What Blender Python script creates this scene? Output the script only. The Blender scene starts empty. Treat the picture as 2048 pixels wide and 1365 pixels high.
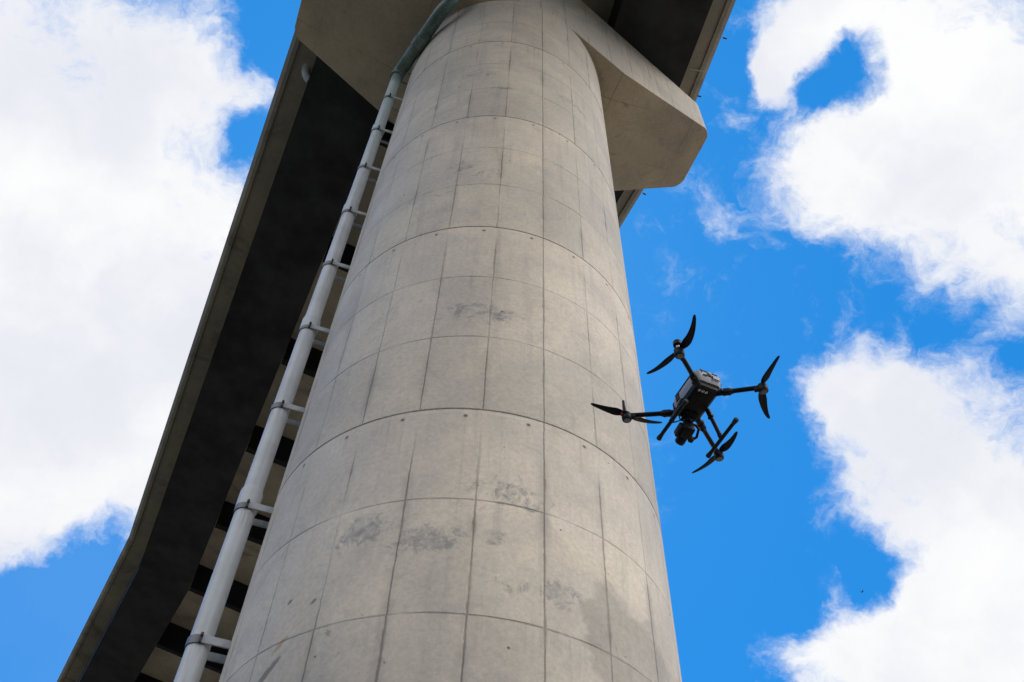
import bpy, bmesh, math, random
from mathutils import Vector, Matrix
random.seed(7)
sc = bpy.context.scene
COL = sc.collection
RAD = math.radians
S = 1.8            # column radius in metres
EYE = 1.6          # eye height

# ------------------------------------------------------------------ camera
FPX, YAW, PITCH, ROLL, DIST = 1863.8, 0.050277, 0.940885, 0.042514, 3.7227 * S
fw = Vector((math.sin(YAW) * math.cos(PITCH), math.cos(YAW) * math.cos(PITCH), math.sin(PITCH)))
rt0 = Vector((math.cos(YAW), -math.sin(YAW), 0)); up0 = rt0.cross(fw)
RT = math.cos(ROLL) * rt0 + math.sin(ROLL) * up0
UP = -math.sin(ROLL) * rt0 + math.cos(ROLL) * up0
CAMP = Vector((0, -DIST, EYE))
cd = bpy.data.cameras.new('camera'); cam = bpy.data.objects.new('camera', cd); COL.objects.link(cam)
cd.sensor_fit = 'HORIZONTAL'; cd.sensor_width = 36; cd.lens = 36 * FPX / 2048
cd.clip_start = 0.05; cd.clip_end = 6000
m = Matrix((RT, UP, -fw)).transposed().to_4x4(); m.translation = CAMP
cam.matrix_world = m
sc.camera = cam

def ray(px, py):
    d = fw + RT * ((px - 1024) / FPX) - UP * ((py - 682.5) / FPX)
    return d.normalized()
def at_z(px, py, z):
    d = ray(px, py); return CAMP + d * ((z - CAMP.z) / d.z)
def at_column(px, py):
    d = ray(px, py); a = d.x**2 + d.y**2; b = 2 * (CAMP.x * d.x + CAMP.y * d.y); c = CAMP.x**2 + CAMP.y**2 - S * S
    t = (-b - math.sqrt(max(b * b - 4 * a * c, 0))) / (2 * a); X = CAMP + d * t
    return math.atan2(X.y, X.x), X.z

# ------------------------------------------------------------------ node helper
class G:
    def __init__(s, nt): s.nt = nt
    def n(s, t, **k):
        o = s.nt.nodes.new(t)
        for a, b in k.items(): setattr(o, a, b)
        return o
    def put(s, sock, v):
        if isinstance(v, bpy.types.NodeSocket): s.nt.links.new(v, sock)
        elif v is not None: sock.default_value = v
    def m(s, op, a, b=None, c=None, clamp=False):
        o = s.n('ShaderNodeMath', operation=op, use_clamp=clamp)
        for i, v in enumerate((a, b, c)): s.put(o.inputs[i], v)
        return o.outputs[0]
    def v(s, op, a, b=None, out=0):
        o = s.n('ShaderNodeVectorMath', operation=op)
        s.put(o.inputs[0], a)
        if b is not None: s.put(o.inputs[3 if op == 'SCALE' else 1], b)
        return o.outputs[out]
    def xyz(s, x, y, z):
        o = s.n('ShaderNodeCombineXYZ')
        for i, v in enumerate((x, y, z)): s.put(o.inputs[i], v)
        return o.outputs[0]
    def sep(s, v):
        o = s.n('ShaderNodeSeparateXYZ'); s.put(o.inputs[0], v); return o.outputs
    def ss(s, x, a, b, lo=0.0, hi=1.0):
        o = s.n('ShaderNodeMapRange', interpolation_type='SMOOTHSTEP')
        for i, v in enumerate((x, a, b, lo, hi)): s.put(o.inputs[i], v)
        return o.outputs[0]
    def lin(s, x, a, b, lo=0.0, hi=1.0):
        o = s.n('ShaderNodeMapRange')
        for i, v in enumerate((x, a, b, lo, hi)): s.put(o.inputs[i], v)
        return o.outputs[0]
    def noise(s, vec, scale, detail=3, rough=0.55, dist=0.0, col=False):
        o = s.n('ShaderNodeTexNoise')
        s.put(o.inputs['Vector'], vec); o.inputs['Scale'].default_value = scale
        o.inputs['Detail'].default_value = detail; o.inputs['Roughness'].default_value = rough
        o.inputs['Distortion'].default_value = dist
        return o.outputs['Color' if col else 'Fac']
    def mix(s, f, a, b, mode='MIX'):
        o = s.n('ShaderNodeMix', data_type='RGBA', blend_type=mode)
        s.put(o.inputs[0], f)
        for i, v in ((6, a), (7, b)):
            s.put(o.inputs[i], v if isinstance(v, bpy.types.NodeSocket) else (*v, 1))
        return o.outputs[2]

# ------------------------------------------------------------------ world: clear sky and drifting cumulus
FILL_GAIN = 3.6  # brightness gain of the added fill clouds
SUN_EL, SUN_AZ = RAD(58), RAD(96)         # azimuth counted from +X towards +Y
world = bpy.data.worlds.new('World'); sc.world = world; world.use_nodes = True
wn = world.node_tree; wn.nodes.clear(); g = G(wn)
out = g.n('ShaderNodeOutputWorld'); bg = g.n('ShaderNodeBackground')
sky = g.n('ShaderNodeTexSky', sky_type='NISHITA', sun_disc=False)
sky.sun_elevation = SUN_EL; sky.sun_rotation = RAD(90) - SUN_AZ
sky.air_density = 1.0; sky.dust_density = 0.3; sky.ozone_density = 2.0
tc = g.n('ShaderNodeTexCoord'); D = tc.outputs['Generated']
hs = g.n('ShaderNodeHueSaturation'); hs.inputs['Saturation'].default_value = 1.35; hs.inputs['Value'].default_value = 1.0
g.put(hs.inputs['Color'], sky.outputs[0])
skyc = g.mix(1.0, hs.outputs[0], (0.50, 1.0, 1.40), 'MULTIPLY')
skyc = g.mix(0.75, skyc, (0.20, 3.0, 8.35))          # deep clear blue, evened out
warp = g.noise(D, 11.0, 5, 0.6, col=True)
Dw = g.v('ADD', D, g.v('SCALE', g.v('SUBTRACT', warp, (0.5, 0.5, 0.5)), 0.075))
blobs = []    # (pixel x, y, radius, weight): where each cloud stands in the sky
for b in [(120, 250, 480, 1.5), (60, 700, 470, 1.4), (300, 820, 330, 1.0), (400, 150, 150, .7), (20, 1050, 170, .75), (420, 560, 260, .8),
          (505, 195, 70, .55), (220, 960, 190, .5), (505, 270, 60, -.65), (395, 510, 42, -.55), (395, 570, 30, -.4), (545, 60, 110, -.9), (160, 1230, 170, -.8),
          (1555, 135, 80, .8), (1545, 185, 60, .55), (1610, 30, 120, .9), (1700, 10, 120, .9), (1840, 110, 260, 1.3), (1980, 330, 330, 1.5), (1640, 330, 170, 1.0), (1590, 70, 110, .85), (1750, 400, 190, .8), (2020, 560, 150, .8), (1540, 150, 70, .45),
          (1675, 145, 120, -1.25), (1695, 95, 60, -.35), (1625, 205, 50, -.45), (1740, 220, 60, .3), (1560, 110, 60, .35), (1440, 440, 62, .55), (1375, 370, 50, .4), (1470, 210, 60, .35), (1450, 110, 70, -.5),
          (1730, 815, 160, 1.2), (1900, 930, 270, 1.4), (2020, 1130, 270, 1.4), (1660, 800, 90, .6), (1800, 690, 75, .35), (1930, 700, 55, .25),
          (1650, 905, 55, .35), (1700, 980, 60, .35), (1760, 1050, 80, .5),
          (1820, 1340, 240, 1.4), (1630, 1330, 115, .9), (1930, 1290, 230, 1.0), (1745, 1150, 70, -1.1), (1700, 1120, 60, -.5), (1560, 1180, 120, -.6), (1520, 950, 130, -.5), (1410, 1290, 120, -.7), (1480, 1240, 70, -.4), (1330, 1230, 120, -.6),
          (1600, 560, 50, .18), (1600, 640, 40, .3), (1680, 640, 30, .25), (1900, 655, 80, -.5), (2030, 720, 70, -.4)]:
    c = ray(b[0], b[1]); e = ray(b[0] + b[2] * .7, b[1]); e2 = ray(b[0], b[1] + b[2] * .7)
    blobs.append((c, ((c - e).length + (c - e2).length) / 1.4, b[3]))
for az, el, r, w in [(205, 38, .5, 1.4), (240, 25, .4, 1.2), (250, 60, .35, 1.2), (300, 30, .55, 1.4), (335, 45, .55, 1.4), (345, 18, .45, 1.2), (10, 30, .4, 1.2), (280, 78, .3, 1.0), (225, 15, .3, 1.0), (60, 12, .35, 1.0)]:  # clouds out of view, weighted right-front to light the column
    blobs.append((Vector((math.cos(RAD(el)) * math.cos(RAD(az)), math.cos(RAD(el)) * math.sin(RAD(az)), math.sin(RAD(el)))), r, w))
acc = -0.34
for c, r, w in blobs:
    d = g.v('DISTANCE', Dw, tuple(c), out=1)
    acc = g.m('ADD', acc, g.ss(d, 0.0, r * 1.25, w, 0.0))
nz = g.m('SUBTRACT', g.noise(Dw, 13.0, 9, 0.60, .25), 0.5)
nz2 = g.m('SUBTRACT', g.noise(Dw, 38.0, 8, 0.66, .5), 0.5)
field = g.m('ADD', acc, g.m('ADD', g.m('MULTIPLY', nz, 2.1), g.m('MULTIPLY', nz2, 1.25)))
mask = g.m('POWER', g.ss(field, -0.32, 0.98), 1.15)
veil = g.m('MULTIPLY', g.ss(g.v('DISTANCE', D, tuple(ray(40, 1290)), out=1), .05, .40, .05, 0), g.ss(g.noise(Dw, 7, 5), .25, .7, .6, 1.0))
mask = g.m('MAXIMUM', mask, veil)
shade = g.noise(Dw, 5.0, 6, 0.55)
thick = g.ss(field, 0.15, 1.1)
greyness = g.m('MULTIPLY', g.ss(shade, .33, .66), thick)
cloudc = g.mix(greyness, (9.9, 9.9, 9.95), (8.15, 8.3, 9.0))
# unseen clouds around the fill_right direction are over-bright, added to light the column
fill_right = g.v('DOT_PRODUCT', D, tuple(Vector((math.cos(RAD(32)) * math.cos(RAD(-35)), math.cos(RAD(32)) * math.sin(RAD(-35)), math.sin(RAD(32))))), out=1)
cloudc = g.v('MULTIPLY', g.v('SCALE', cloudc, g.ss(fill_right, .66, .95, 1.0, FILL_GAIN)), g.mix(g.ss(fill_right, .66, .95), (1, 1, 1), (1.04, 1.0, .93)))
fill_left = g.v('DOT_PRODUCT', D, tuple(Vector((math.cos(RAD(33)) * math.cos(RAD(212)), math.cos(RAD(33)) * math.sin(RAD(212)), math.sin(RAD(33))))), out=1)  # second unseen glow, added to lift the column's left side
cloudc = g.v('MULTIPLY', cloudc, g.mix(g.ss(fill_left, .6, .92), (1, 1, 1), (1.75, 1.62, 1.45)))
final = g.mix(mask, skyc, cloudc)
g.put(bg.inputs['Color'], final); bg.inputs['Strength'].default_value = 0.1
wn.links.new(bg.outputs[0], out.inputs[0])
world.cycles.sampling_method = 'MANUAL'; world.cycles.sample_map_resolution = 512

sd = bpy.data.lights.new('sun', 'SUN'); sd.energy = 3.0; sd.angle = RAD(0.5); sd.color = (1, .95, .87)
sun = bpy.data.objects.new('sun', sd); COL.objects.link(sun)
sdir = Vector((math.cos(SUN_EL) * math.cos(SUN_AZ), math.cos(SUN_EL) * math.sin(SUN_AZ), math.sin(SUN_EL)))
sun.rotation_euler = (-sdir).to_track_quat('-Z', 'Y').to_euler(); sun.location = (30, 30, 60)
sc.view_settings.view_transform = 'Standard'; sc.view_settings.look = 'None'
sc.view_settings.exposure = 0.0; sc.view_settings.gamma = 1.0; sc.view_settings.use_curve_mapping = False

# ------------------------------------------------------------------ object helpers
def link(name, bm, mat, parent=None, smooth=None, loc=None):
    me = bpy.data.meshes.new(name)
    bmesh.ops.recalc_face_normals(bm, faces=bm.faces)
    if smooth is not None:
        for f in bm.faces: f.smooth = True
        for e in bm.edges:
            if len(e.link_faces) == 2 and e.calc_face_angle(0) > RAD(smooth): e.smooth = False
    bm.to_mesh(me); bm.free()
    me.materials.append(mat)
    o = bpy.data.objects.new(name, me); COL.objects.link(o)
    if parent: o.parent = parent
    if loc: o.location = loc
    return o
def thing(name, label, cat, loc=(0, 0, 0), rz=0, group=None):
    o = bpy.data.objects.new(name, None); COL.objects.link(o); o.location = loc; o.rotation_euler = (0, 0, rz)
    o.empty_display_size = .2; o['label'] = label; o['category'] = cat
    if group: o['group'] = group
    return o
def B(): return bmesh.new()
def box(bm, c, size, rot=None, bev=0.0):
    r = bmesh.ops.create_cube(bm, size=1.0); vs = r['verts']
    M = Matrix.Translation(c) @ ((rot if rot else Matrix.Identity(3)).to_4x4()) @ Matrix.Diagonal((*size, 1))
    bmesh.ops.transform(bm, matrix=M, verts=vs)
    if bev:
        es = list({e for v in vs for e in v.link_edges})
        bmesh.ops.bevel(bm, geom=es, offset=bev, segments=2, affect='EDGES', profile=.6)
def frame_of(d):
    d = d.normalized(); a = Vector((0, 0, 1)) if abs(d.z) < .95 else Vector((1, 0, 0))
    x = d.cross(a).normalized(); return x, d.cross(x).normalized()
def tube(bm, pts, rad, n=20, cap=True):
    pts = [Vector(p) for p in pts]; rads = rad if isinstance(rad, (list, tuple)) else [rad] * len(pts)
    rings = []; X = None
    for i, p in enumerate(pts):
        d = (pts[min(i + 1, len(pts) - 1)] - pts[max(i - 1, 0)]).normalized()
        if X is None: X, _ = frame_of(d)
        X = (X - d * X.dot(d)).normalized(); Y = d.cross(X)
        rings.append([bm.verts.new(p + (X * math.cos(2 * math.pi * k / n) + Y * math.sin(2 * math.pi * k / n)) * rads[i]) for k in range(n)])
    for a, b in zip(rings, rings[1:]):
        for k in range(n): bm.faces.new((a[k], a[(k + 1) % n], b[(k + 1) % n], b[k]))
    if cap: bm.faces.new(rings[0][::-1]); bm.faces.new(rings[-1])
def lathe(bm, prof, o=(0, 0, 0), axis=(0, 0, 1), n=24):
    o = Vector(o); ax = Vector(axis).normalized(); X, Y = frame_of(ax)
    tube_r = []
    for r, h in prof:
        tube_r.append([bm.verts.new(o + ax * h + (X * math.cos(2 * math.pi * k / n) + Y * math.sin(2 * math.pi * k / n)) * max(r, 1e-4)) for k in range(n)])
    for a, b in zip(tube_r, tube_r[1:]):
        for k in range(n): bm.faces.new((a[k], a[(k + 1) % n], b[(k + 1) % n], b[k]))
    bm.faces.new(tube_r[0][::-1]); bm.faces.new(tube_r[-1])
def loft(bm, secs, close=True):
    rings = [[bm.verts.new(p) for p in s] for s in secs]; n = len(rings[0])
    for a, b in zip(rings, rings[1:]):
        for k in range(n): bm.faces.new((a[k], a[(k + 1) % n], b[(k + 1) % n], b[k]))
    bm.faces.new(rings[0][::-1]); bm.faces.new(rings[-1])

# ------------------------------------------------------------------ materials
def newmat(name):
    m = bpy.data.materials.new(name); m.use_nodes = True
    nt = m.node_tree; p = nt.nodes['Principled BSDF']
    return m, G(nt), p
def objco(g): return g.n('ShaderNodeTexCoord').outputs['Object']
def simple(name, col, rough=.6, metal=0.0, var=.15, scale=20, bump=0.0):
    m, g, p = newmat(name); o = objco(g)
    n = g.noise(o, scale, 5, .6)
    g.put(p.inputs['Base Color'], g.mix(g.ss(n, .3, .7), tuple(c * (1 - var) for c in col), tuple(min(c * (1 + var), 1) for c in col)))
    g.put(p.inputs['Roughness'], g.lin(n, .3, .7, rough - .08, rough + .08)); p.inputs['Metallic'].default_value = metal
    if bump:
        b = g.n('ShaderNodeBump'); b.inputs['Strength'].default_value = bump; b.inputs['Distance'].default_value = .01
        g.put(b.inputs['Height'], g.noise(o, scale * 3, 4)); g.put(p.inputs['Normal'], b.outputs[0])
    return m

def concrete_base(g, o, tone=1.0, tint=(1, 1, 1)):
    """weathered in-situ concrete: cloudy warm and cool patches, faint runs, fine grain"""
    big = g.noise(o, .55, 5, .6, .4); mid = g.noise(o, 2.2, 6, .62, .6)
    sx = g.sep(o)
    runs = g.noise(g.xyz(g.m('MULTIPLY', sx[0], 5.5), g.m('MULTIPLY', sx[1], 5.5), g.m('MULTIPLY', sx[2], .35)), 1.0, 5, .6)
    fine = g.noise(o, 26, 6, .78)
    A = tuple(a * tone * b for a, b in zip((.625, .53, .405), tint)); Bc = tuple(a * tone * b for a, b in zip((.46, .40, .322), tint))
    c = g.mix(g.ss(big, .36, .66), Bc, A)
    c = g.mix(g.m('MULTIPLY', g.ss(mid, .50, .72), .40), c, tuple(a * tone for a in (.35, .325, .305)))
    c = g.mix(g.m('MULTIPLY', g.ss(g.noise(o, 1.1, 4, .55), .55, .75), .30), c, tuple(a * tone for a in (.47, .40, .31)))
    c = g.mix(g.m('MULTIPLY', g.ss(runs, .54, .72), .22), c, tuple(a * tone for a in (.24, .22, .20)))
    blot = g.noise(o, 6.5, 7, .68, 1.2)
    c = g.mix(g.m('MULTIPLY', g.ss(blot, .54, .74), .24), c, tuple(a * tone for a in (.25, .235, .215)))
    c = g.mix(g.m('MULTIPLY', g.ss(blot, .30, .44, 1, 0), .22), c, tuple(a * tone for a in (.56, .51, .43)))
    c = g.mix(1.0, c, g.mix(g.ss(fine, .28, .72), (.86, .86, .865), (1.12, 1.115, 1.105)), 'MULTIPLY')
    return c, fine, mid

def pits(g, o, scale, size, density, seed=0.0):
    v = g.n('ShaderNodeTexVoronoi'); v.inputs['Scale'].default_value = scale
    g.put(v.inputs['Vector'], g.v('ADD', o, (seed, seed, seed)))
    keep = g.m('GREATER_THAN', g.sep(v.outputs['Color'])[0], 1 - density)
    return g.m('MULTIPLY', keep, g.ss(v.outputs['Distance'], size * .5, size, 1, 0))

LIFT, RING0 = 1.672 * S, 3.198 * S + EYE
STEP = 2 * math.pi / 22; TH0 = RAD(-72.6)
def column_material():
    m, g, p = newmat('board_cast_concrete'); o = objco(g); s = g.sep(o)
    c, fine, mid = concrete_base(g, o)
    th = g.m('ARCTAN2', s[1], s[0]); z = s[2]
    k = g.m('DIVIDE', g.m('SUBTRACT', th, TH0), STEP); kr = g.m('ROUND', k)
    zl = g.m('DIVIDE', g.m('SUBTRACT', z, RING0), LIFT); fz = g.m('FRACT', g.m('ADD', zl, 20.0)); zi = g.m('FLOOR', zl)
    sub = g.m('FLOOR', g.m('MULTIPLY', fz, 2.999))
    # tonal difference panel by panel
    wnz = g.n('ShaderNodeTexWhiteNoise', noise_dimensions='3D')
    g.put(wnz.inputs['Vector'], g.xyz(g.m('FLOOR', k), zi, sub))
    c = g.mix(1.0, c, g.mix(wnz.outputs['Value'], (.93, .93, .94), (1.06, 1.055, 1.04)), 'MULTIPLY')
    wnl = g.n('ShaderNodeTexWhiteNoise', noise_dimensions='1D'); g.put(wnl.inputs['W'], zi)
    # ochre wash under each lift joint
    wash = g.m('MULTIPLY', g.ss(fz, .62, .98), g.ss(g.noise(g.xyz(g.m('MULTIPLY', th, 6.0), zi, g.m('MULTIPLY', z, .4)), 1.0, 4), .40, .72))
    c = g.mix(g.m('MULTIPLY', wash, .45), c, (.46, .37, .265))
    brk = g.noise(o, 22, 4, .7); big2 = g.noise(o, 1.25, 3, .55)
    # runs of dirt that start at the joints and drain down each board
    top = g.m('MAXIMUM', g.ss(fz, .55, 1.0), g.m('MULTIPLY', g.ss(g.m('FRACT', g.m('MULTIPLY', fz, 3.0)), .5, 1.0), .7))
    stk = g.noise(g.xyz(g.m('MULTIPLY', th, 34.0), g.m('MULTIPLY', z, .55), zi), 1.0, 6, .68, .3)
    c = g.mix(g.m('MULTIPLY', g.m('MULTIPLY', g.ss(stk, .53, .70), top), g.lin(big2, .35, .65, .10, .60)), c, (.215, .19, .155))
    c = g.mix(g.m('MULTIPLY', g.m('MULTIPLY', g.ss(stk, .30, .46, 1, 0), top), .22), c, (.66, .60, .50))
    # vertical joints of the shutter boards
    wob = g.m('SUBTRACT', g.noise(g.xyz(g.m('MULTIPLY', kr, 9.1), g.m('MULTIPLY', z, 2.2), 0.0), 1.0, 5, .65), .5)
    dist = g.m('ABSOLUTE', g.m('ADD', g.m('MULTIPLY', g.m('SUBTRACT', k, kr), STEP * S), g.m('ADD', g.m('MULTIPLY', wob, .022), g.m('MULTIPLY', g.m('SUBTRACT', brk, .5), .012))))
    st = g.noise(g.xyz(g.m('MULTIPLY', kr, 5.7), g.m('ADD', g.m('MULTIPLY', zi, 13.3), g.m('MULTIPLY', z, .9)), 3.3), 1.0, 4, .6)
    main = g.m('LESS_THAN', g.m('ABSOLUTE', kr), .5)
    fade = g.m('MAXIMUM', main, g.ss(fz, .80, .955, 1, 0))
    wdt = g.lin(g.noise(g.xyz(g.m('MULTIPLY', kr, 3.3), g.m('MULTIPLY', z, 3.1), 8.0), 1.0, 4, .6), .3, .7, .004, .0175)
    thin = g.m('MULTIPLY', g.ss(dist, .0025, .0085, 1, 0), .85)
    leak = g.m('MULTIPLY', g.ss(dist, g.m('MULTIPLY', wdt, .5), g.m('MULTIPLY', wdt, 1.5), 1, 0), g.m('MULTIPLY', g.ss(g.noise(g.xyz(g.m('MULTIPLY', kr, 8.3), g.m('MULTIPLY', z, 1.15), 5.0), 1.0, 5, .62), .42, .60), g.lin(brk, .3, .7, .25, .9)))
    vl = g.m('MAXIMUM', thin, leak)
    vl = g.m('MULTIPLY', vl, g.m('MULTIPLY', fade, g.m('MAXIMUM', g.m('MULTIPLY', main, .9), g.lin(st, .34, .60, .18, 1.0))), clamp=True)
    halo = g.m('MULTIPLY', g.ss(dist, 0, .075, 1, 0), g.m('MULTIPLY', fade, g.ss(st, .5, .72)))
    # horizontal joints
    zw = g.m('MULTIPLY', g.m('SUBTRACT', g.noise(g.xyz(g.m('MULTIPLY', th, 2.0), zi, 1.0), 1.0, 4), .5), .035)
    dM = g.m('ABSOLUTE', g.m('ADD', g.m('MULTIPLY', g.m('SUBTRACT', .5, g.m('ABSOLUTE', g.m('SUBTRACT', fz, .5))), LIFT), g.m('MULTIPLY', g.m('SUBTRACT', brk, .5), .02)))
    rM = g.m('MULTIPLY', g.ss(dM, .003, .013, 1, 0), g.lin(g.noise(g.xyz(g.m('MULTIPLY', th, 4.0), g.m('MULTIPLY', zi, 7.7), 2.0), 1.0, 5, .6), .3, .6, .40, 1.0), clamp=True)
    fs = g.m('FRACT', g.m('MULTIPLY', fz, 3.0))
    dS = g.m('MULTIPLY', g.m('SUBTRACT', .5, g.m('ABSOLUTE', g.m('SUBTRACT', fs, .5))), LIFT / 3)
    dS = g.m('ABSOLUTE', g.m('ADD', dS, zw))
    rS = g.m('MULTIPLY', g.ss(dS, .003, .0115, 1, 0), g.lin(g.noise(g.xyz(g.m('MULTIPLY', th, 3.1), g.m('ADD', g.m('MULTIPLY', zi, 5.1), sub), 6.0), 1.0, 4, .6), .38, .62, .10, .95), clamp=True)
    joint = g.m('MAXIMUM', vl, g.m('MAXIMUM', rM, rS))
    c = g.mix(g.m('MULTIPLY', halo, .55), c, (.20, .18, .155))
    # grey laitance smears, each at its own place
    ntex = g.noise(o, 4.2, 9, .74, 1.3)
    grain = g.noise(o, 13, 6, .75, 1.0)
    for px, py, rw, rh, wt in [(735, 1062, .42, .22, 1.0), (852, 1078, .42, .20, 1.15), (988, 1078, .16, .13, .9), (1020, 985, .5, .3, .75), (1060, 1000, .2, .3, .5), (1118, 1190, .24, .22, 1.0),
                               (1030, 1170, .4, .2, .6), (1245, 1300, .5, .3, .4), (955, 625, .6, .28, .85), (1010, 640, .25, .2, .6), (935, 335, .55, .3, .55),
                               (1000, 176, .30, .10, 1.0), (950, 150, .9, .35, .7), (1150, 215, .6, .4, .6), (880, 390, .5, .3, .35), (700, 1250, .5, .3, .4)]:
        t, zz = at_column(px, py)
        dd = g.v('LENGTH', g.xyz(g.m('DIVIDE', g.m('MULTIPLY', g.m('SUBTRACT', th, t), S), rw), g.m('DIVIDE', g.m('SUBTRACT', z, zz), rh), 0.0), out=1)
        fld = g.m('ADD', g.ss(dd, 0, 1.25, .62 * wt, 0), g.m('MULTIPLY', g.m('SUBTRACT', ntex, .5), 2.2))
        mk = g.m('MULTIPLY', g.ss(fld, .30, .52), g.m('MULTIPLY', g.ss(dd, .7, 1.4, 1, 0), g.lin(grain, .36, .62, .10, .80)), clamp=True)
        c = g.mix(mk, c, (.185, .183, .178))
    # one broad damp brown patch low on the right
    t, zz = at_column(1262, 1300)
    dd = g.v('LENGTH', g.xyz(g.m('DIVIDE', g.m('MULTIPLY', g.m('SUBTRACT', th, t), S), .52), g.m('DIVIDE', g.m('SUBTRACT', z, zz), .50), 0.0), out=1)
    c = g.mix(g.m('MULTIPLY', g.ss(g.m('ADD', dd, g.m('MULTIPLY', g.m('SUBTRACT', g.noise(o, 2.6, 5, .6, .5), .5), 1.9)), .72, .98, 1, 0), g.lin(grain, .3, .7, .35, .62)), c, (.235, .205, .17))
    # bright patches of reflected light, painted in on the left flank
    for px, py in [(757, 425), (690, 595), (650, 300)]:
        t, zz = at_column(px, py)
        dd = g.v('LENGTH', g.xyz(g.m('DIVIDE', g.m('MULTIPLY', g.m('SUBTRACT', th, t), S), .22), g.m('DIVIDE', g.m('SUBTRACT', z, zz), .42), 0.0), out=1)
        c = g.mix(g.m('MULTIPLY', g.ss(g.m('ADD', dd, g.m('MULTIPLY', g.m('SUBTRACT', ntex, .5), 1.6)), .3, 1.0, 1, 0), .55), c, (.60, .56, .48))
    # rust marks and a scrape low on the left
    for px, py, a, b, colr in [(560, 1290, .09, .028, (.38, .25, .12)), (535, 1345, .17, .035, (.13, .12, .09)), (580, 1205, .032, .02, (.12, .11, .09)), (627, 1203, .034, .018, (.12, .11, .09))]:
        t, zz = at_column(px, py)
        dth = g.m('MULTIPLY', g.m('SUBTRACT', th, t), S); dz = g.m('SUBTRACT', z, zz)
        a1 = g.m('ADD', g.m('MULTIPLY', dth, .75), g.m('MULTIPLY', dz, .66)); a2 = g.m('SUBTRACT', g.m('MULTIPLY', dz, .75), g.m('MULTIPLY', dth, .66))
        dd = g.v('LENGTH', g.xyz(g.m('DIVIDE', a1, a), g.m('DIVIDE', a2, b), 0.0), out=1)
        c = g.mix(g.m('MULTIPLY', g.ss(g.m('ADD', dd, g.m('MULTIPLY', g.m('SUBTRACT', grain, .5), 1.4)), .5, 1.1, 1, 0), .8), c, colr)
    # tie holes below each lift joint
    kh = g.m('ADD', k, 1.26); dh = g.m('MULTIPLY', g.m('SUBTRACT', kh, g.m('ROUND', kh)), STEP * S)
    zh = g.m('SUBTRACT', g.m('MULTIPLY', g.m('SUBTRACT', 1.0, fz), LIFT), .048 * S)
    hd = g.v('LENGTH', g.xyz(dh, zh, 0.0), out=1)
    hole = g.m('MULTIPLY', g.ss(hd, .009, .020, 1, 0), .85); rim = g.m('MULTIPLY', g.ss(hd, .018, .032, 1, 0), .35)
    rk = g.ss(g.noise(g.xyz(g.m('MULTIPLY', g.m('ROUND', kh), 5.1), zi, 9.0), 1.0, 2), .45, .65)
    run = g.m('MULTIPLY', g.m('MULTIPLY', g.ss(g.m('ABSOLUTE', g.m('ADD', dh, g.m('MULTIPLY', g.m('SUBTRACT', brk, .5), .03))), .004, .028, 1, 0), g.m('MULTIPLY', g.ss(zh, -.01, .02), g.ss(zh, .05, .60, 1, 0))), rk)
    c = g.mix(g.m('MULTIPLY', run, .40), c, (.23, .17, .105))
    c = g.mix(rim, c, (.24, .20, .14))
    lit_lip = g.m('MULTIPLY', g.ss(g.m('ABSOLUTE', g.m('SUBTRACT', g.m('MULTIPLY', g.m('SUBTRACT', 1.0, fz), LIFT), .035)), .004, .018, 1, 0), g.ss(g.noise(g.xyz(g.m('MULTIPLY', th, 3.0), zi, 4.0), 1.0, 4), .45, .6))
    c = g.mix(g.m('MULTIPLY', lit_lip, .35), c, (.62, .57, .49))  # lit edge below each lift joint, painted as a pale line
    c = g.mix(g.m('MULTIPLY', joint, .76), c, g.mix(g.noise(o, 4, 3), (.036, .031, .024), (.095, .072, .046)))
    pt = g.m('MAXIMUM', pits(g, o, 9, .10, .055), pits(g, o, 3.3, .055, .16, 5.3))
    t, zz = at_column(1045, 1318)
    dd = g.v('LENGTH', g.xyz(g.m('DIVIDE', g.m('MULTIPLY', g.m('SUBTRACT', th, t), S), .30), g.m('DIVIDE', g.m('SUBTRACT', z, zz), .22), 0.0), out=1)
    pt = g.m('MAXIMUM', pt, g.m('MULTIPLY', pits(g, o, 12, .17, .30, 3.1), g.m('LESS_THAN', dd, 1.0)))
    c = g.mix(g.m('MAXIMUM', g.m('MULTIPLY', pt, .75), hole), c, (.05, .044, .036))
    g.put(p.inputs['Base Color'], c)
    g.put(p.inputs['Roughness'], g.lin(mid, .3, .7, .55, .75))
    h = g.m('ADD', g.m('MULTIPLY', fine, .12), g.m('MULTIPLY', g.m('ADD', joint, g.m('ADD', hole, pt)), -1.0))
    h = g.m('ADD', h, g.m('MULTIPLY', fz, .5))          # each lift laps a little over the one below
    bp = g.n('ShaderNodeBump'); bp.inputs['Strength'].default_value = .5; bp.inputs['Distance'].default_value = .012
    g.put(bp.inputs['Height'], h); g.put(p.inputs['Normal'], bp.outputs[0])
    return m

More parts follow.
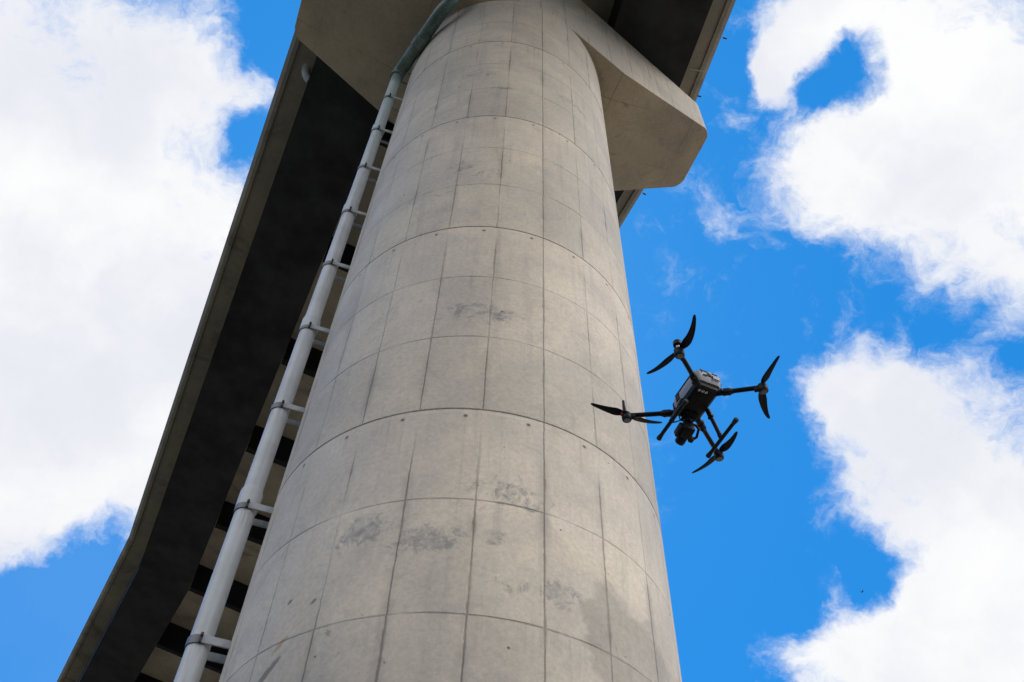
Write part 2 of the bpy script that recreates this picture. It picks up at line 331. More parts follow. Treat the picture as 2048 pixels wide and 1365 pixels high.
AX = RAD(16.5)      # the cap's long axis in plan
def cap_material():
    m, g, p = newmat('cap_concrete'); o = objco(g); s = g.sep(o)
    c, fine, mid = concrete_base(g, o, .90)
    u = g.m('ADD', g.m('MULTIPLY', s[0], math.cos(AX)), g.m('MULTIPLY', s[1], math.sin(AX)))
    w = g.m('SUBTRACT', g.m('MULTIPLY', s[1], math.cos(AX)), g.m('MULTIPLY', s[0], math.sin(AX)))
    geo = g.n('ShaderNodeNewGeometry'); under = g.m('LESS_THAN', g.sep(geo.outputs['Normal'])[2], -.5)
    sp = .29 * S
    ku = g.m('DIVIDE', u, sp); kr = g.m('ROUND', ku); du = g.m('MULTIPLY', g.m('ABSOLUTE', g.m('SUBTRACT', ku, kr)), sp)
    n1 = g.noise(g.xyz(g.m('MULTIPLY', kr, 3.7), g.m('MULTIPLY', s[2], 1.3), g.m('MULTIPLY', w, 1.3)), 1.0, 4, .6)
    l1 = g.m('MULTIPLY', g.ss(du, .006, .018, 1, 0), g.lin(n1, .38, .62, .0, .75), clamp=True)
    l1 = g.m('MULTIPLY', l1, g.m('SUBTRACT', 1.0, under))
    us = 1.02 * S
    dk = g.m('ABSOLUTE', g.m('SUBTRACT', g.m('MULTIPLY', g.m('FRACT', g.m('ADD', g.m('DIVIDE', u, us), 10.5)), us), us / 2))
    dw = g.m('ABSOLUTE', g.m('SUBTRACT', g.m('MULTIPLY', g.m('FRACT', g.m('ADD', g.m('DIVIDE', w, .62 * S), 10.2)), .62 * S), .31 * S))
    l2 = g.m('MULTIPLY', g.ss(g.m('MINIMUM', dk, dw), .004, .018, 1, 0), g.m('MULTIPLY', under, g.lin(g.noise(o, 1.3, 4), .4, .65, 0, .6)))
    c = g.mix(g.m('MULTIPLY', g.m('MAXIMUM', l1, l2), .75), c, (.10, .085, .07))
    st = g.m('MULTIPLY', g.ss(g.noise(o, 1.7, 8, .68, 1.0), .60, .76), g.lin(g.noise(o, 14, 4), .3, .7, .2, .8))
    c = g.mix(st, c, (.17, .155, .135))
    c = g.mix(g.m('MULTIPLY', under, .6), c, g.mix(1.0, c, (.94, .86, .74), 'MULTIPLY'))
    bd = g.m('ABSOLUTE', g.m('SUBTRACT', g.m('FRACT', g.m('DIVIDE', s[2], .22)), .5))
    grainb = g.noise(g.xyz(g.m('MULTIPLY', u, .8), g.m('MULTIPLY', w, .8), g.m('MULTIPLY', s[2], 14)), 1.0, 4, .6)
    c = g.mix(g.m('MULTIPLY', g.m('SUBTRACT', 1.0, under), g.m('MULTIPLY', g.ss(grainb, .52, .72), .22)), c, (.26, .235, .205))
    shade_streak = g.noise(g.xyz(g.m('MULTIPLY', u, 7), g.m('MULTIPLY', w, 7), g.m('MULTIPLY', s[2], .5)), 1.0, 5, .65)  # dark vertical streaks painted in for the shade below the deck
    c = g.mix(g.m('MULTIPLY', g.m('SUBTRACT', 1.0, under), g.m('MULTIPLY', g.ss(shade_streak, .54, .70), .45)), c, (.17, .155, .135))
    pt = g.m('MAXIMUM', pits(g, o, 4, .05, .16, 2.2), g.m('MAXIMUM', pits(g, o, 9, .09, .05, 7.1), pits(g, o, 1.6, .045, .30, 4.4)))
    c = g.mix(g.m('MULTIPLY', pt, .8), c, (.06, .05, .04))
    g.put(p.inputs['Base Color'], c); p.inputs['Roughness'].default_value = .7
    bp = g.n('ShaderNodeBump'); bp.inputs['Strength'].default_value = .4; bp.inputs['Distance'].default_value = .01
    g.put(bp.inputs['Height'], g.m('SUBTRACT', g.m('MULTIPLY', fine, .2), g.m('MAXIMUM', l1, pt))); g.put(p.inputs['Normal'], bp.outputs[0])
    return m

def deck_material():
    m, g, p = newmat('deck_concrete'); o = objco(g)
    c, fine, mid = concrete_base(g, o, .82, (.93, .98, 1.04))
    damp = g.ss(g.noise(o, .9, 7, .66, .8), .52, .70)
    c = g.mix(g.m('MULTIPLY', damp, .5), c, (.11, .10, .085))
    c = g.mix(g.m('MULTIPLY', g.ss(g.noise(o, .45, 4), .58, .74), .4), c, (.21, .15, .10))
    g.put(p.inputs['Base Color'], c); p.inputs['Roughness'].default_value = .8
    bp = g.n('ShaderNodeBump'); bp.inputs['Strength'].default_value = .3; bp.inputs['Distance'].default_value = .02
    g.put(bp.inputs['Height'], mid); g.put(p.inputs['Normal'], bp.outputs[0])
    return m

def pipe_material():
    """white plastic pipe that turns algae green towards the top"""
    m, g, p = newmat('weathered_plastic_pipe'); o = objco(g); z = g.sep(o)[2]
    n = g.noise(o, 3.0, 5, .6)
    c = g.mix(g.ss(n, .35, .7), (.60, .60, .585), (.50, .505, .49))
    gz = g.m('ADD', z, g.m('MULTIPLY', g.m('SUBTRACT', n, .5), 1.2))
    c = g.mix(g.ss(gz, 13.2, 16.6, 0, .55), c, (.42, .55, .48))
    c = g.mix(g.ss(gz, 17.2, 18.1, 0, .95), c, (.035, .085, .075))
    s = g.sep(o)
    runs = g.noise(g.xyz(g.m('MULTIPLY', s[0], 30), g.m('MULTIPLY', s[1], 30), g.m('MULTIPLY', s[2], .8)), 1.0, 4)
    c = g.mix(g.m('MULTIPLY', g.ss(runs, .48, .70), .32), c, (.30, .29, .26))
    bz = g.m('MULTIPLY', g.m('FRACT', g.m('ADD', g.m('DIVIDE', g.m('SUBTRACT', z, 1.6 + 1.8 * 2.348), 1.8 * .7475), 20.0)), 1.8 * .7475)
    rust = g.m('MULTIPLY', g.ss(bz, 1.0, 1.34), g.ss(g.noise(g.xyz(g.m('MULTIPLY', s[0], 22), g.m('MULTIPLY', s[1], 22), g.m('MULTIPLY', z, 1.1)), 1.0, 4), .50, .66))
    c = g.mix(g.m('MULTIPLY', rust, .40), c, (.26, .20, .14))
    c = g.mix(g.m('MULTIPLY', pits(g, o, 14, .12, .10), .5), c, (.22, .21, .19))
    g.put(p.inputs['Base Color'], c); p.inputs['Roughness'].default_value = .42
    return m

M_COL = column_material(); M_CAP = cap_material(); M_DECK = deck_material(); M_PIPE = pipe_material()
M_STEEL = simple('dark_painted_steel', (.028, .029, .034), .6, 0, .45, 1.1)
M_BEAM = simple('dark_cross_beam', (.012, .012, .015), .65, 0, .3, 2.0)
M_BRK = simple('galvanised_bracket', (.40, .40, .385), .55, .2, .2, 9)
M_STRAP = simple('grey_strap', (.17, .175, .175), .5, .3, .2, 14)
M_BOLT = simple('rusty_bolt', (.07, .06, .05), .6, .4, .3, 30)
M_WHITE = simple('white_plastic', (.58, .58, .57), .4, 0, .12, 6)
M_BEAR = simple('bearing_rubber', (.03, .03, .03), .8, 0, .2, 8)
M_BLACK = simple('black_plastic', (.007, .008, .011), .45, 0, .25, 40)
M_CARBON = simple('carbon_tube', (.006, .007, .010), .35, 0, .3, 60)
M_BLADE = simple('propeller_plastic', (.008, .009, .013), .4, 0, .2, 40)
for m_ in (M_STEEL, M_BEAM, M_BLACK, M_CARBON, M_BLADE):
    m_.node_tree.nodes['Principled BSDF'].inputs['Specular IOR Level'].default_value = .18
M_SHELL = simple('grey_shell', (.27, .27, .28), .45, 0, .06, 30)
M_RUBBER = simple('rubber', (.012, .012, .013), .8, 0, .2, 50)
M_GLASS = simple('lens_glass', (.01, .012, .02), .08, 0, .1, 10)
M_METAL = simple('machined_metal', (.42, .42, .44), .35, .8, .1, 40)
M_RED = simple('red_plastic', (.45, .03, .05), .4, 0, .1, 30)

# ------------------------------------------------------------------ ground
def ground_material():
    m, g, p = newmat('rough_grass'); o = objco(g)
    n = g.noise(o, .05, 7, .6); n2 = g.noise(o, 2.5, 6, .7)
    c = g.mix(g.ss(n, .42, .58), (.055, .05, .034), (.040, .042, .026))
    c = g.mix(g.m('MULTIPLY', g.ss(n2, .4, .7), .4), c, (.075, .065, .04))
    g.put(p.inputs['Base Color'], c); p.inputs['Roughness'].default_value = .95
    return m
bm = B()
NR, NA = 26, 64
rings = []
for i in range(NR + 1):
    r = 2500 * (i / NR) ** 2.2
    rings.append([bm.verts.new((r * math.cos(2 * math.pi * k / NA), r * math.sin(2 * math.pi * k / NA), 0)) for k in range(NA)] if i else [bm.verts.new((0, 0, 0))])
for k in range(NA): bm.faces.new((rings[0][0], rings[1][k], rings[1][(k + 1) % NA]))
for a, b in zip(rings[1:], rings[2:]):
    for k in range(NA): bm.faces.new((a[k], b[k], b[(k + 1) % NA], a[(k + 1) % NA]))
gr = link('ground', bm, ground_material()); gr['kind'] = 'structure'
bm = B(); a_ = RAD(105); dx, dy = Vector((math.cos(a_), math.sin(a_), 0)), Vector((math.sin(a_), -math.cos(a_), 0))
bm.faces.new([bm.verts.new(dy * w + dx * t + Vector((0, 0, .004))) for w, t in ((4, -90), (60, -90), (60, 110), (4, 110))])
bounce = link('bounce_sheet', bm, simple('bounce_pale', (.165, .145, .11), .95, 0, .3, 3)); bounce['kind'] = 'structure'  # unseen pale sheet, added to bounce light onto the right underside

# ------------------------------------------------------------------ pier: round column and hammerhead cap
pier = thing('bridge_pier', 'round pale concrete pier with joint lines and a tapered cap under the viaduct', 'bridge pier')
def zbot(u): return (9.425 - .0817 * u) if abs(u) < 1.04 else (9.425 - .0817 * (1.04 if u > 0 else -1.04) + (abs(u) - 1.04) * (.345 if u > 0 else .315))
def ztop(u): return 10.87 - .0817 * u - .10 * abs(u)
bm = B(); n = 192
prof = [(S, -.3)]; j = -2
while True:
    zj = RING0 + j * LIFT
    if zj > 9.3 * S + EYE: break
    if zj > 0: prof += [(S, zj - .005), (S - .002, zj - .001), (S + .001, zj), (S + .001, zj + .10), (S, zj + .45)]
    j += 1
prof.append((S, 9.36 * S + EYE))
rings = [[bm.verts.new((r * math.cos(2 * math.pi * k / n), r * math.sin(2 * math.pi * k / n), z)) for k in range(n)] for r, z in prof]
top = []
for v in rings[-1]:
    u = (v.co.x * math.cos(AX) + v.co.y * math.sin(AX)) / S
    top.append(bm.verts.new((v.co.x, v.co.y, (zbot(u) + .03) * S + EYE)))
rings.append(top)
for a, b in zip(rings, rings[1:]):
    for k in range(n): bm.faces.new((a[k], a[(k + 1) % n], b[(k + 1) % n], b[k]))
bm.faces.new(rings[0][::-1]); bm.faces.new(top)
link('column', bm, M_COL, pier, 40)
# cap
def half(u):
    a = abs(u); s0 = math.sin(AX); t = math.tan(RAD(16.5))
    return math.sqrt(max(1 - a * a, 0)) if a < s0 else 1 / math.cos(RAD(16.5)) - a * t
UE = 2.30; RC = .13
us = [i * .0355 for i in range(-8, 9)]
us += [-1.04, 1.04, -.7, .7, -1.4, 1.4, -1.8, 1.8]
for k in range(9):
    a = math.pi / 2 * k / 8
    us += [UE - RC + RC * math.sin(a), -(UE - RC + RC * math.sin(a))]
us = sorted(set(round(u, 5) for u in us))
def hw(u):
    a = abs(u); h = half(a)
    if a > UE - RC: h = half(UE - RC) + .0 - RC * (1 - math.sqrt(max(1 - ((a - UE + RC) / RC) ** 2, 0))) - (a - UE + RC) * .12
    return h
bm = B(); cols = []
ca, sa = math.cos(AX), math.sin(AX)
def PW(u, v, z): return Vector(((u * ca - v * sa) * S, (u * sa + v * ca) * S, z * S + EYE))
for u in us:
    h = hw(u); e = 1.0006
    cols.append([bm.verts.new(PW(u, -h * e, zbot(u))), bm.verts.new(PW(u, h * e, zbot(u))), bm.verts.new(PW(u, h * e, ztop(u))), bm.verts.new(PW(u, -h * e, ztop(u)))])
for a, b in zip(cols, cols[1:]):
    for k in range(4): bm.faces.new((a[k], b[k], b[(k + 1) % 4], a[(k + 1) % 4]))
bm.faces.new(cols[0]); bm.faces.new(cols[-1][::-1])
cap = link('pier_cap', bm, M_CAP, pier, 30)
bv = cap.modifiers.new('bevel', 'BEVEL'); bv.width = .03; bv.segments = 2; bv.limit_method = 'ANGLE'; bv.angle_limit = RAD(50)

# ------------------------------------------------------------------ deck
deck = thing('viaduct_deck', 'concrete viaduct deck on two dark girders, bending away above the pier', 'bridge deck')
DIRS = [RAD(100), RAD(110.2), RAD(115.4)]
dv = [Vector((math.cos(a), math.sin(a))) for a in DIRS]; nv = [Vector((math.sin(a), -math.cos(a))) for a in DIRS]
K0 = Vector((0, 0)); K1 = dv[1] * 11.55
START, END = -26.0, 46.0
def miter(p, n0, n1, w):
    b = (n0 + n1).normalized(); return p + b * (w / b.dot(n0))
def line_at(w):
    return [K0 + dv[0] * START + nv[0] * w, miter(K0, nv[0], nv[1], w), miter(K1, nv[1], nv[2], w), K1 + dv[2] * END + nv[2] * w]
TILT = -.08
def extrude_profile(bm, prof):
    """prof: closed list of (w, z) in column radii, swept along the kinked alignment"""
    lines = [line_at(w) for w, z in prof]
    loft(bm, [[(lines[j][i].x * S, lines[j][i].y * S, (prof[j][1] + TILT * prof[j][0]) * S + EYE) for j in range(len(prof))] for i in range(4)])
HS, HG, WE = 11.40, 10.83, 2.43
bm = B(); extrude_profile(bm, [(-WE, HS), (-WE + .05, HS - .03), (-WE + .10, HS - .03), (-WE + .105, HS), (-2.10, HS + .0), (2.06, HS), (WE - .105, HS), (WE - .10, HS - .03), (WE - .05, HS - .03), (WE, HS), (WE, HS + .16), (-WE, HS + .16)])
link('deck_slab', bm, M_DECK, deck)
for sg in (-1, 1):
    bm = B(); extrude_profile(bm, [(sg * (WE - .14), HS + .165), (sg * WE, HS + .165), (sg * (WE - .02), HS + .75), (sg * (WE - .11), HS + .75)])
    link('parapet', bm, M_DECK, deck)
    i, o_ = sg * 1.085, sg * 2.04
    bm = B(); extrude_profile(bm, [(i, HG), (o_, HG), (o_, HS - .004), (i, HS - .004)])
    link('girder', bm, M_STEEL, deck)
def on_line(s, w):
    if s < 0: q, d, nn, t = K0, dv[0], nv[0], s
    elif s < 11.55: q, d, nn, t = K0, dv[1], nv[1], s
    else: q, d, nn, t = K1, dv[2], nv[2], s - 11.55
    return q + d * t + nn * w, d, nn
s0 = 3.67 - 1.97 * 6
while s0 < 40:
    c2, d2, n2 = on_line(s0 + .03, 0.005)
    rot = Matrix(((n2.x, d2.x, 0), (n2.y, d2.y, 0), (0, 0, 1)))
    shear = Matrix.Identity(3)
    bm = B(); wi = 1.082
    vs = []
    for ww in (-wi, wi):
        for tt in (-.03, .03):
            for hh in (HG + .03, HS - .006):
                q = c2 + n2 * ww + d2 * tt; vs.append(bm.verts.new((q.x * S, q.y * S, (hh + TILT * ww) * S + EYE)))
    for f in ((0, 1, 3, 2), (4, 6, 7, 5), (0, 4, 5, 1), (2, 3, 7, 6), (0, 2, 6, 4), (1, 5, 7, 3)): bm.faces.new([vs[k] for k in f])
    # lower flange of the beam
    vs = []
    for ww in (-wi, wi):
        for tt in (-.055, .055):
            for hh in (HG + .005, HG + .03):
                q = c2 + n2 * ww + d2 * tt; vs.append(bm.verts.new((q.x * S, q.y * S, (hh + TILT * ww) * S + EYE)))
    for f in ((0, 1, 3, 2), (4, 6, 7, 5), (0, 4, 5, 1), (2, 3, 7, 6), (0, 2, 6, 4), (1, 5, 7, 3)): bm.faces.new([vs[k] for k in f])
    link('cross_beam', bm, M_BEAM, deck)
    s0 += 1.97
# bearings between the cap and the girders
for w_ in (-1.75, -1.35, 1.35, 1.75):
    u, v = w_, 0.0
    bm = B(); zt = ztop(u); zg = HG + TILT * w_
    c = PW(u, v, (zt + zg) / 2); box(bm, c, (.24 * S, .30 * S, (zg - zt) * S + .004), Matrix.Rotation(AX, 3, 'Z'))
    link('bearing', bm, M_BEAR, deck)
# drain elbow on the left overhang, weep pipe and little edge brackets on the right
zs = (HS + .19) * S + EYE
a = at_z(613, 133, zs + .02); b_ = at_z(606, 150, zs - .16); c_ = at_z(619, 162, zs - .24)
bm = B(); pts = []
for t in [i / 10 for i in range(11)]:
    pts.append(a * (1 - t) ** 2 + Vector(b_) * 2 * t * (1 - t) + Vector(c_) * t * t)
tube(bm, pts, .085, 18); lathe(bm, [(.10, -.04), (.10, .05)], pts[0], pts[1] - pts[0])
link('drain_elbow', bm, M_WHITE, deck, 40)
zr = (HS - .185) * S + EYE
bm = B(); tube(bm, [at_z(1381, 137, zr - .03), at_z(1383, 139, zr - .05), at_z(1408, 143.5, zr - .05)], .016, 10); link('weep_pipe', bm, M_WHITE, deck, 40)
for px, py in [(1447, 76), (1396, 192), (1286.5, 387)]:
    q = at_z(px, py, (HS - .19) * S + EYE); bm = B()
    n2 = nv[0] if py < 250 else nv[1]
    box(bm, q + Vector((n2.x, n2.y, 0)) * .03, (.085, .03, .035), Matrix.Rotation(math.atan2(n2.y, n2.x), 3, 'Z')); link('edge_bracket', bm, M_BOLT, deck)

# ------------------------------------------------------------------ drainpipe beside the column
PB = RAD(-165); PR = 1.122; pc = Vector((math.cos(PB) * PR * S, math.sin(PB) * PR * S, 0))
dp = thing('drainpipe', 'tall white plastic drainpipe clamped to the column, green and bent at the top', 'drainpipe', tuple(pc))
def Zm(z): return z * S + EYE
rp = .0485 * S
cz = [.86, 1.60, 2.348, 3.110, 3.857, 4.605, 5.350, 6.098, 6.846, 7.594, 8.342, 9.02]
loc0 = lambda az, r, z: Vector((math.cos(RAD(az)) * r * S, math.sin(RAD(az)) * r * S, Zm(z))) - pc
bm = B()
tube(bm, [(0, 0, .05), (0, 0, Zm(9.0))], rp, 32)
link('pipe', bm, M_PIPE, dp, 40)
for z in (1.62, 3.14, 4.63, 6.125, 7.62):
    bm = B(); h = .13 * S
    lathe(bm, [(rp + .001, 0), (rp + .012, .006), (rp + .014, h * .8), (rp + .010, h * .9), (rp + .001, h)], (0, 0, Zm(z)), n=32)
    link('socket', bm, M_PIPE, dp, 30)
bm = B()
P0 = Vector((0, 0, Zm(8.98))); P1 = Vector((0, 0, Zm(9.05))); P2 = loc0(-127, 1.135, 9.21); P3 = loc0(-117, 1.17, 9.36); P4 = loc0(-113, 1.19, 9.9); P5 = loc0(-113, 1.19, 10.6)
pts = [P0]
def bez(a, b, c, n=8): return [a * (1 - t) ** 2 + b * 2 * t * (1 - t) + c * t * t for t in [i / n for i in range(n + 1)]]
d12 = (P2 - P1).normalized()
pts += bez(P1 - Vector((0, 0, .10)), P1 + Vector((0, 0, .02)), P1 + d12 * .16)
pts += bez(P2 - d12 * .15, P2, P2 + (P3 - P2).normalized() * .15)[1:]
pts += bez(P3 - (P3 - P2).normalized() * .12, P3 + Vector((0, 0, .02)), P4)[1:] + [P5]
tube(bm, pts, .066 * S, 32); link('pipe_bend', bm, M_PIPE, dp, 40)
for t, rr in ((.50, .074),):
    bm = B(); q = (P1 + d12 * .16).lerp(P2 - d12 * .15, t)
    lathe(bm, [(rr * S * .9, -.10), (rr * S, -.09), (rr * S, .09), (rr * S * .9, .10)], q, d12, 32); link('socket', bm, M_PIPE, dp, 30)
radial = Vector((math.cos(PB), math.sin(PB), 0)); tang = Vector((-radial.y, radial.x, 0))
Rb = Matrix((radial, tang, Vector((0, 0, 1)))).transposed()
first = None
for z in cz:
    if first is None:
        br = bpy.data.objects.new('bracket', None)
        bm = B(); h = .040 * S
        ro, ri = rp + .011, rp + .001; nn = 28; A = []
        for k in range(nn + 1):         # open strap wrapped round the outer side
            a = PB - RAD(112) + RAD(224) * k / nn; e = Vector((math.cos(a), math.sin(a), 0))
            A.append([bm.verts.new(e * ri), bm.verts.new(e * ro), bm.verts.new(e * ro + Vector((0, 0, h))), bm.verts.new(e * ri + Vector((0, 0, h)))])
        for p_, q_ in zip(A, A[1:]):
            for k in range(4): bm.faces.new((p_[k], q_[k], q_[(k + 1) % 4], p_[(k + 1) % 4]))
        bm.faces.new(A[0]); bm.faces.new(A[-1][::-1])
        strap = link('strap', bm, M_STRAP, None, 40)
        L = (PR - 1) * S + .035
        arms = []
        for sg in (-1, 1):
            bm = B(); box(bm, -radial * (L / 2) + tang * sg * (rp + .012) + Vector((0, 0, h / 2)), (L, .014, h * .96), Rb, .002)
            arms.append(link('arm', bm, M_BRK, None))
        bm = B(); q = -radial * (-.0) + tang * (rp + .022) + Vector((0, 0, h * .5))
        box(bm, q, (.022, .03, .085), Rb, .004); lathe(bm, [(.012, -.02), (.012, .03), (.008, .034)], q + Vector((0, 0, .012)), tang, 8)
        bolt = link('bolt', bm, M_BOLT, None)
        first = br; parts = [strap, bolt] + arms
        COL.objects.link(br); br.parent = dp
        for q in parts: q.parent = br
        br.location = (0, 0, Zm(z))
    else:
        c2 = first.copy(); COL.objects.link(c2); c2.parent = dp; c2.location = (0, 0, Zm(z))
        for q in parts:
            r2 = q.copy(); COL.objects.link(r2); r2.parent = c2

# ------------------------------------------------------------------ drone
DZ = 2.5525 * S + EYE
mp = [at_z(px, py, DZ) for px, py in ((1358, 703), (1525, 775), (1437, 910), (1253, 832))]
DC = sum(mp, Vector()) / 4
f_ = (mp[2] + mp[3]) / 2 - DC; HEAD = math.atan2(f_.y, f_.x)
drone = thing('drone', 'black quadcopter drone with grey shell and slung camera hovering right of the column', 'drone', tuple(DC), HEAD)
RI = Matrix.Rotation(-HEAD, 3, 'Z')
def dl(px, py, dz=0.0): return RI @ (at_z(px, py, DZ + dz) - DC)
MOT = [dl(1358, 704), dl(1525, 775), dl(1437, 909), dl(1253, 832)]      # rear left, rear right, front right, front left
ROOT = [Vector((-.135, -.0, 0)) + Vector((0, .065, 0)), Vector((-.125, -.07, 0)), Vector((.115, -.075, 0)), Vector((.12, .075, 0))]
# hull: dark belly, bulged grey shell above it
def rrect(x0, x1, y, z, r=.03, n=4, dy0=0.0, dy1=0.0):
    pts = []
    for cx, cy, a0 in ((x1 - r, y - r - dy1, 0), (x0 + r, y - r - dy0, 90), (x0 + r, -y + r + dy0, 180), (x1 - r, -y + r + dy1, 270)):
        for k in range(n + 1):
            a = RAD(a0 + 90 * k / n); pts.append((cx + r * math.cos(a), cy + r * math.sin(a), z))
    return pts
bm = B(); loft(bm, [rrect(-.135, .120, .062, -.022, .02), rrect(-.150, .135, .080, -.008, .025), rrect(-.155, .14, .086, .022, .025)])
link('hull', bm, M_BLACK, drone, 35)
bm = B(); loft(bm, [rrect(-.165, .125, .088, .0225, .03), rrect(-.178, .13, .096, .05, .035), rrect(-.182, .125, .096, .095, .035), rrect(-.165, .11, .082, .128, .04), rrect(-.13, .08, .055, .142, .04)])
shell = link('shell', bm, M_SHELL, drone, 35)
# seams, grips and the rear sensor window are dark insets in the shell
bm = B()
box(bm, (-.184, 0, .085), (.008, .034, .034), None, .004); lathe(bm, [(.012, 0), (.012, .006)], (-.187, .0, .086), (-1, 0, 0), 16)
link('rear_sensor', bm, M_GLASS, shell)
bm = B()
for yy, zz, ly, lz in ((0, .112, .13, .006), (.035, .062, .03, .006), (-.02, .064, .006, .028), (-.045, .052, .05, .005), (.055, .098, .006, .024)):
    box(bm, (-.1845 + max(0, zz - .095) * .42, yy, zz), (.006, ly, lz), None, .001)
link('rear_vent', bm, M_BLACK, shell)
for sg in (-1, 1):
    bm = B()
    box(bm, (-.14, sg * .0965, .075), (.035, .007, .04), None, .002); box(bm, (.055, sg * .0965, .07), (.04, .007, .05), None, .002)
    box(bm, (.118, sg * .085, .06), (.022, .014, .055), None, .003); box(bm, (-.03, sg * .0955, .108), (.22, .006, .008), None, .001)
    link('side_grip', bm, M_BLACK, shell)
for yy in (.05, .026, .002):
    bm = B(); lathe(bm, [(.0105, .002), (.0105, -.003), (.006, -.005)], (-.118, yy, -.0205), n=16); link('belly_sensor', bm, M_METAL, drone, 40)
# arms, motors, propellers
mids = [((1381, 677), (1325, 735)), ((1538.5, 750), (1528.8, 815)), ((1459, 892), (1418, 931)), ((1218.5, 824.5), (1287, 846))]
tips = [((1390, 634), (1294, 752)), ((1560, 716), (1540, 842)), ((1475, 868), (1385, 951)), ((1182, 812), (1325, 850))]
for i in range(4):
    M = MOT[i]; Rr = ROOT[i]; d = (M - Rr).normalized(); ln = (M - Rr).length
    bm = B(); tube(bm, [Rr, M - d * .02], .0158, 16)
    arm = link('arm', bm, M_CARBON, drone, 40)
    bm = B(); tube(bm, [Rr - d * .01, Rr + d * .035, Rr + d * .04, Rr + d * .085, Rr + d * .09, Rr + d * .105], [.021, .020, .0245, .0245, .021, .0175], 16)
    side = d.cross(Vector((0, 0, 1)))
    box(bm, Rr + d * .035 + side * .02, (.016, .014, .022)); box(bm, Rr + d * .08 - Vector((0, 0, .02)), (.02, .018, .012))
    link('hinge_collar', bm, M_BLACK, arm, 40)
    bm = B(); lathe(bm, [(.023, -.046), (.031, -.037), (.0325, -.008), (.030, -.004), (.0315, .0), (.0315, .012), (.018, .018), (.010, .024)], M, n=28)
    box(bm, M - d * .030 - Vector((0, 0, .012)), (.05, .028, .03), Matrix.Rotation(math.atan2(d.y, d.x), 3, 'Z'), .006)
    motor = link('motor', bm, M_BLACK, drone, 40)
    bm = B(); lathe(bm, [(.0165, -.049), (.020, -.0465)], M, n=20); link('motor_ring', bm, M_STRAP, motor)
    hub = M + Vector((0, 0, .022))
    bm = B(); lathe(bm, [(.013, -.008), (.016, -.004), (.016, .006), (.008, .012)], hub, n=20)
    prop = link('propeller', bm, M_BLACK, drone, 40)
    for (mx, my), (tx, ty) in zip(mids[i], tips[i]):
        a = hub; tq = dl(tx, ty) + Vector((0, 0, .022)); mq = dl(mx, my) + Vector((0, 0, .022))
        ctrl = mq * 2 - (a + tq) / 2
        bm = B(); secs = []; N = 14
        e0 = (tq - a); spin = 1 if i in (0, 2) else -1
        for k in range(N + 1):
            t = .07 + .93 * k / N
            c = a * (1 - t) ** 2 + ctrl * 2 * t * (1 - t) + tq * t * t
            tg = ((ctrl - a) * (1 - t) + (tq - ctrl) * t).normalized(); sd_ = tg.cross(Vector((0, 0, 1))).normalized() * spin
            ch = .013 + .041 * math.sin(min(t / .34, 1) * math.pi / 2) if t < .34 else .054 - .036 * ((t - .34) / .66) ** 1.0
            if k == N: ch *= .6
            tw = RAD(20 - 14 * t); cv = sd_ * math.cos(tw) + Vector((0, 0, 1)) * math.sin(tw); nn_ = tg.cross(cv)
            th_ = .0035 * (1 - .5 * t)
            secs.append([c + cv * (ch * x) + nn_ * (th_ * y) for x, y in ((-.5, 0), (-.25, .8), (.1, 1), (.5, .1), (.1, -.6), (-.25, -.5))])
        loft(bm, secs); link('blade', bm, M_BLADE, prop, 50)
# positioning antenna on the rear left motor, stub antenna on the front left one
q = MOT[0]
bm = B(); lathe(bm, [(.014, .02), (.012, .05), (.016, .055), (.0275, .062), (.029, .072), (.027, .095), (.018, .105), (.006, .108)], q, n=24); link('antenna_dome', bm, M_BLACK, drone, 40)
bm = B(); lathe(bm, [(.0145, .034), (.0145, .052)], q, n=20); link('antenna_collar', bm, M_METAL, drone)
q = MOT[3]
bm = B(); tube(bm, [q + Vector((-.02, .022, .0)), q + Vector((-.02, .024, .05)), q + Vector((-.02, .025, .115))], [.014, .011, .008], 12); link('stub_antenna', bm, M_BLACK, drone, 40)
bm = B(); box(bm, q + Vector((.0, .036, .0)), (.02, .008, .022), None, .003); link('tail_light', bm, M_RED, drone)
# landing gear
for sg in (-1, 1):
    y1 = sg * .178; z1 = -.20
    bm = B(); tube(bm, [(-.115, y1, z1), (.205, y1, z1)], .0125, 16); sk = link('skid', bm, M_CARBON, drone, 40)
    for xx, ds in ((-.115, -1), (.205, 1)):
        bm = B(); tube(bm, [(xx - ds * .03, y1, z1), (xx - ds * .005, y1, z1), (xx + ds * .012, y1, z1), (xx + ds * .016, y1, z1)], [.0125, .016, .0165, .012], 14)
        link('skid_foot', bm, M_RUBBER, sk, 40)
    bm = B(); tp = Vector((.02, sg * .092, .005)); bt = Vector((.05, y1, z1))
    tube(bm, [tp, bt], .0135, 16); dd = (bt - tp).normalized()
    tube(bm, [tp, tp + dd * .05], .017, 16); tube(bm, [bt - dd * .035, bt + dd * .004], .016, 16); box(bm, tp + dd * .055, (.04, .02, .016))
    link('landing_leg', bm, M_CARBON, drone, 40)
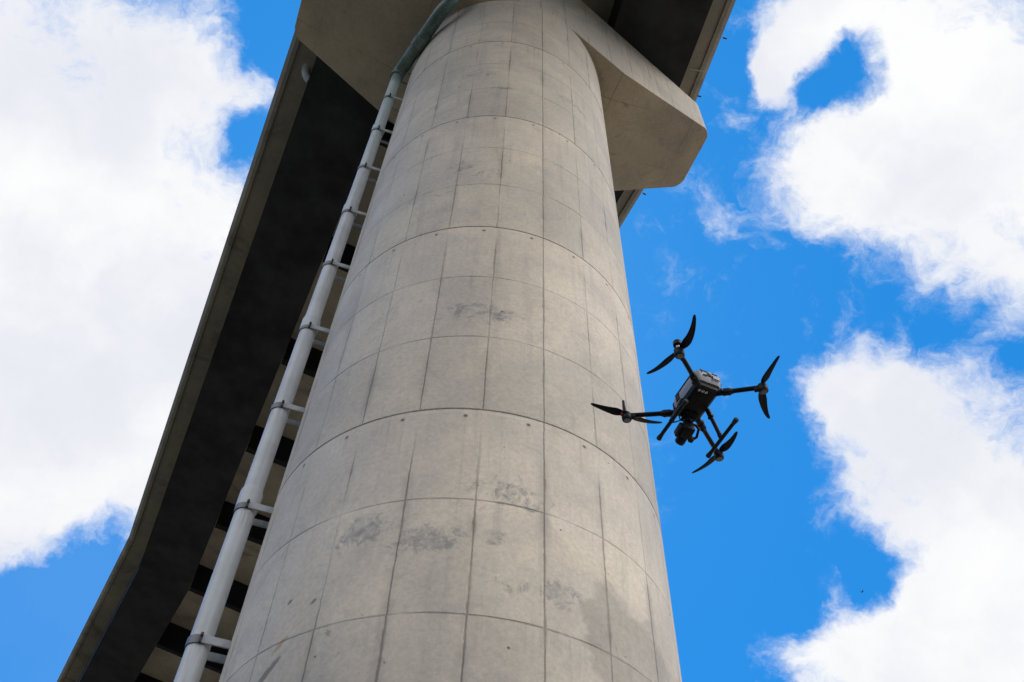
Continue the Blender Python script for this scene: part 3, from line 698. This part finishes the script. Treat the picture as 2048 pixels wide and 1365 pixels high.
# gimbal and camera
bm = B(); lathe(bm, [(.036, .0), (.036, -.012), (.030, -.016), (.026, -.035), (.018, -.042)], (.118, 0, -.018), n=24)
box(bm, (.10, .0, -.03), (.09, .085, .014), None, .003); link('gimbal_mount', bm, M_BLACK, drone, 40)
gim = thing('gimbal', '', ''); del gim['label']; del gim['category']; gim.parent = drone
bm = B()
tube(bm, [(.125, -.01, -.058), (.118, -.055, -.066), (.125, -.075, -.085), (.165, -.078, -.118), (.185, -.06, -.128)], .009, 12); box(bm, (.188, -.048, -.128), (.035, .03, .035), None, .006)
link('yoke', bm, M_BLACK, gim, 40)
bm = B(); box(bm, (.15, .002, -.105), (.085, .075, .072), Matrix.Rotation(RAD(8), 3, 'Y'), .008)
box(bm, (.165, .048, -.105), (.085, .026, .055), Matrix.Rotation(RAD(8), 3, 'Y'), .006); camb = link('camera_body', bm, M_BLACK, gim, 40)
ax_ = Vector((1, 0, -.14)).normalized(); bm = B()
lathe(bm, [(.030, 0), (.033, .006), (.033, .06), (.031, .066), (.029, .068), (.0285, .060)], Vector((.185, .0, -.11)), ax_, 28); lens = link('lens', bm, M_BLACK, camb, 40)
bm = B(); lathe(bm, [(.027, .058), (.02, .062)], Vector((.185, .0, -.11)), ax_, 24); link('lens_glass', bm, M_GLASS, lens)
bm = B()
F0, F1, F2, F3, F4 = Vector((.075, .075, -.02)), Vector((.125, .108, -.075)), Vector((.142, .100, -.085)), Vector((.125, .055, -.06)), Vector((.095, .085, -.045))
for a, b in ((F0, F1), (F1, F2), (F2, F3), (F4, F3), (F3, Vector((.10, .04, -.03)))): tube(bm, [a, b], .0042, 8)
link('damper_frame', bm, M_BLACK, drone, 40)
bm = B(); box(bm, (.128, -.018, -.045), (.02, .016, .012), None, .003); box(bm, (.12, .02, -.042), (.012, .02, .01), None, .002); link('gimbal_plug', bm, M_METAL, drone)

# ------------------------------------------------------------------ far bird
bc = CAMP + ray(1724.6, 1184) * 120
bird = thing('bird', 'tiny dark bird far off in the blue notch of the lower right cloud', 'bird', tuple(bc))
M_BIRD = simple('dark_feathers', (.03, .03, .035), .7, 0, .2, 8)
bm = B(); loft(bm, [[(x, r * math.cos(a), r * .9 * math.sin(a)) for a in [i * math.pi / 5 for i in range(10)]] for x, r in ((-.16, .012), (-.08, .03), (0, .045), (.08, .035), (.12, .022), (.15, .022), (.18, .006))])
loft(bm, [[(-.16, .02, 0), (-.16, -.02, 0), (-.16, -.02, .006), (-.16, .02, .006)], [(-.24, .05, 0), (-.24, -.05, 0), (-.24, -.05, .004), (-.24, .05, .004)]])
for sg in (-1, 1):
    loft(bm, [[(cx - w, y * sg, z), (cx, y * sg, z + .008), (cx + w, y * sg, z), (cx, y * sg, z - .003)] for cx, w, y, z in ((.02, .06, .03, .01), (.05, .05, .13, .06), (.02, .035, .24, .07), (-.05, .006, .33, .05))])
link('body', bm, M_BIRD, bird, 50)
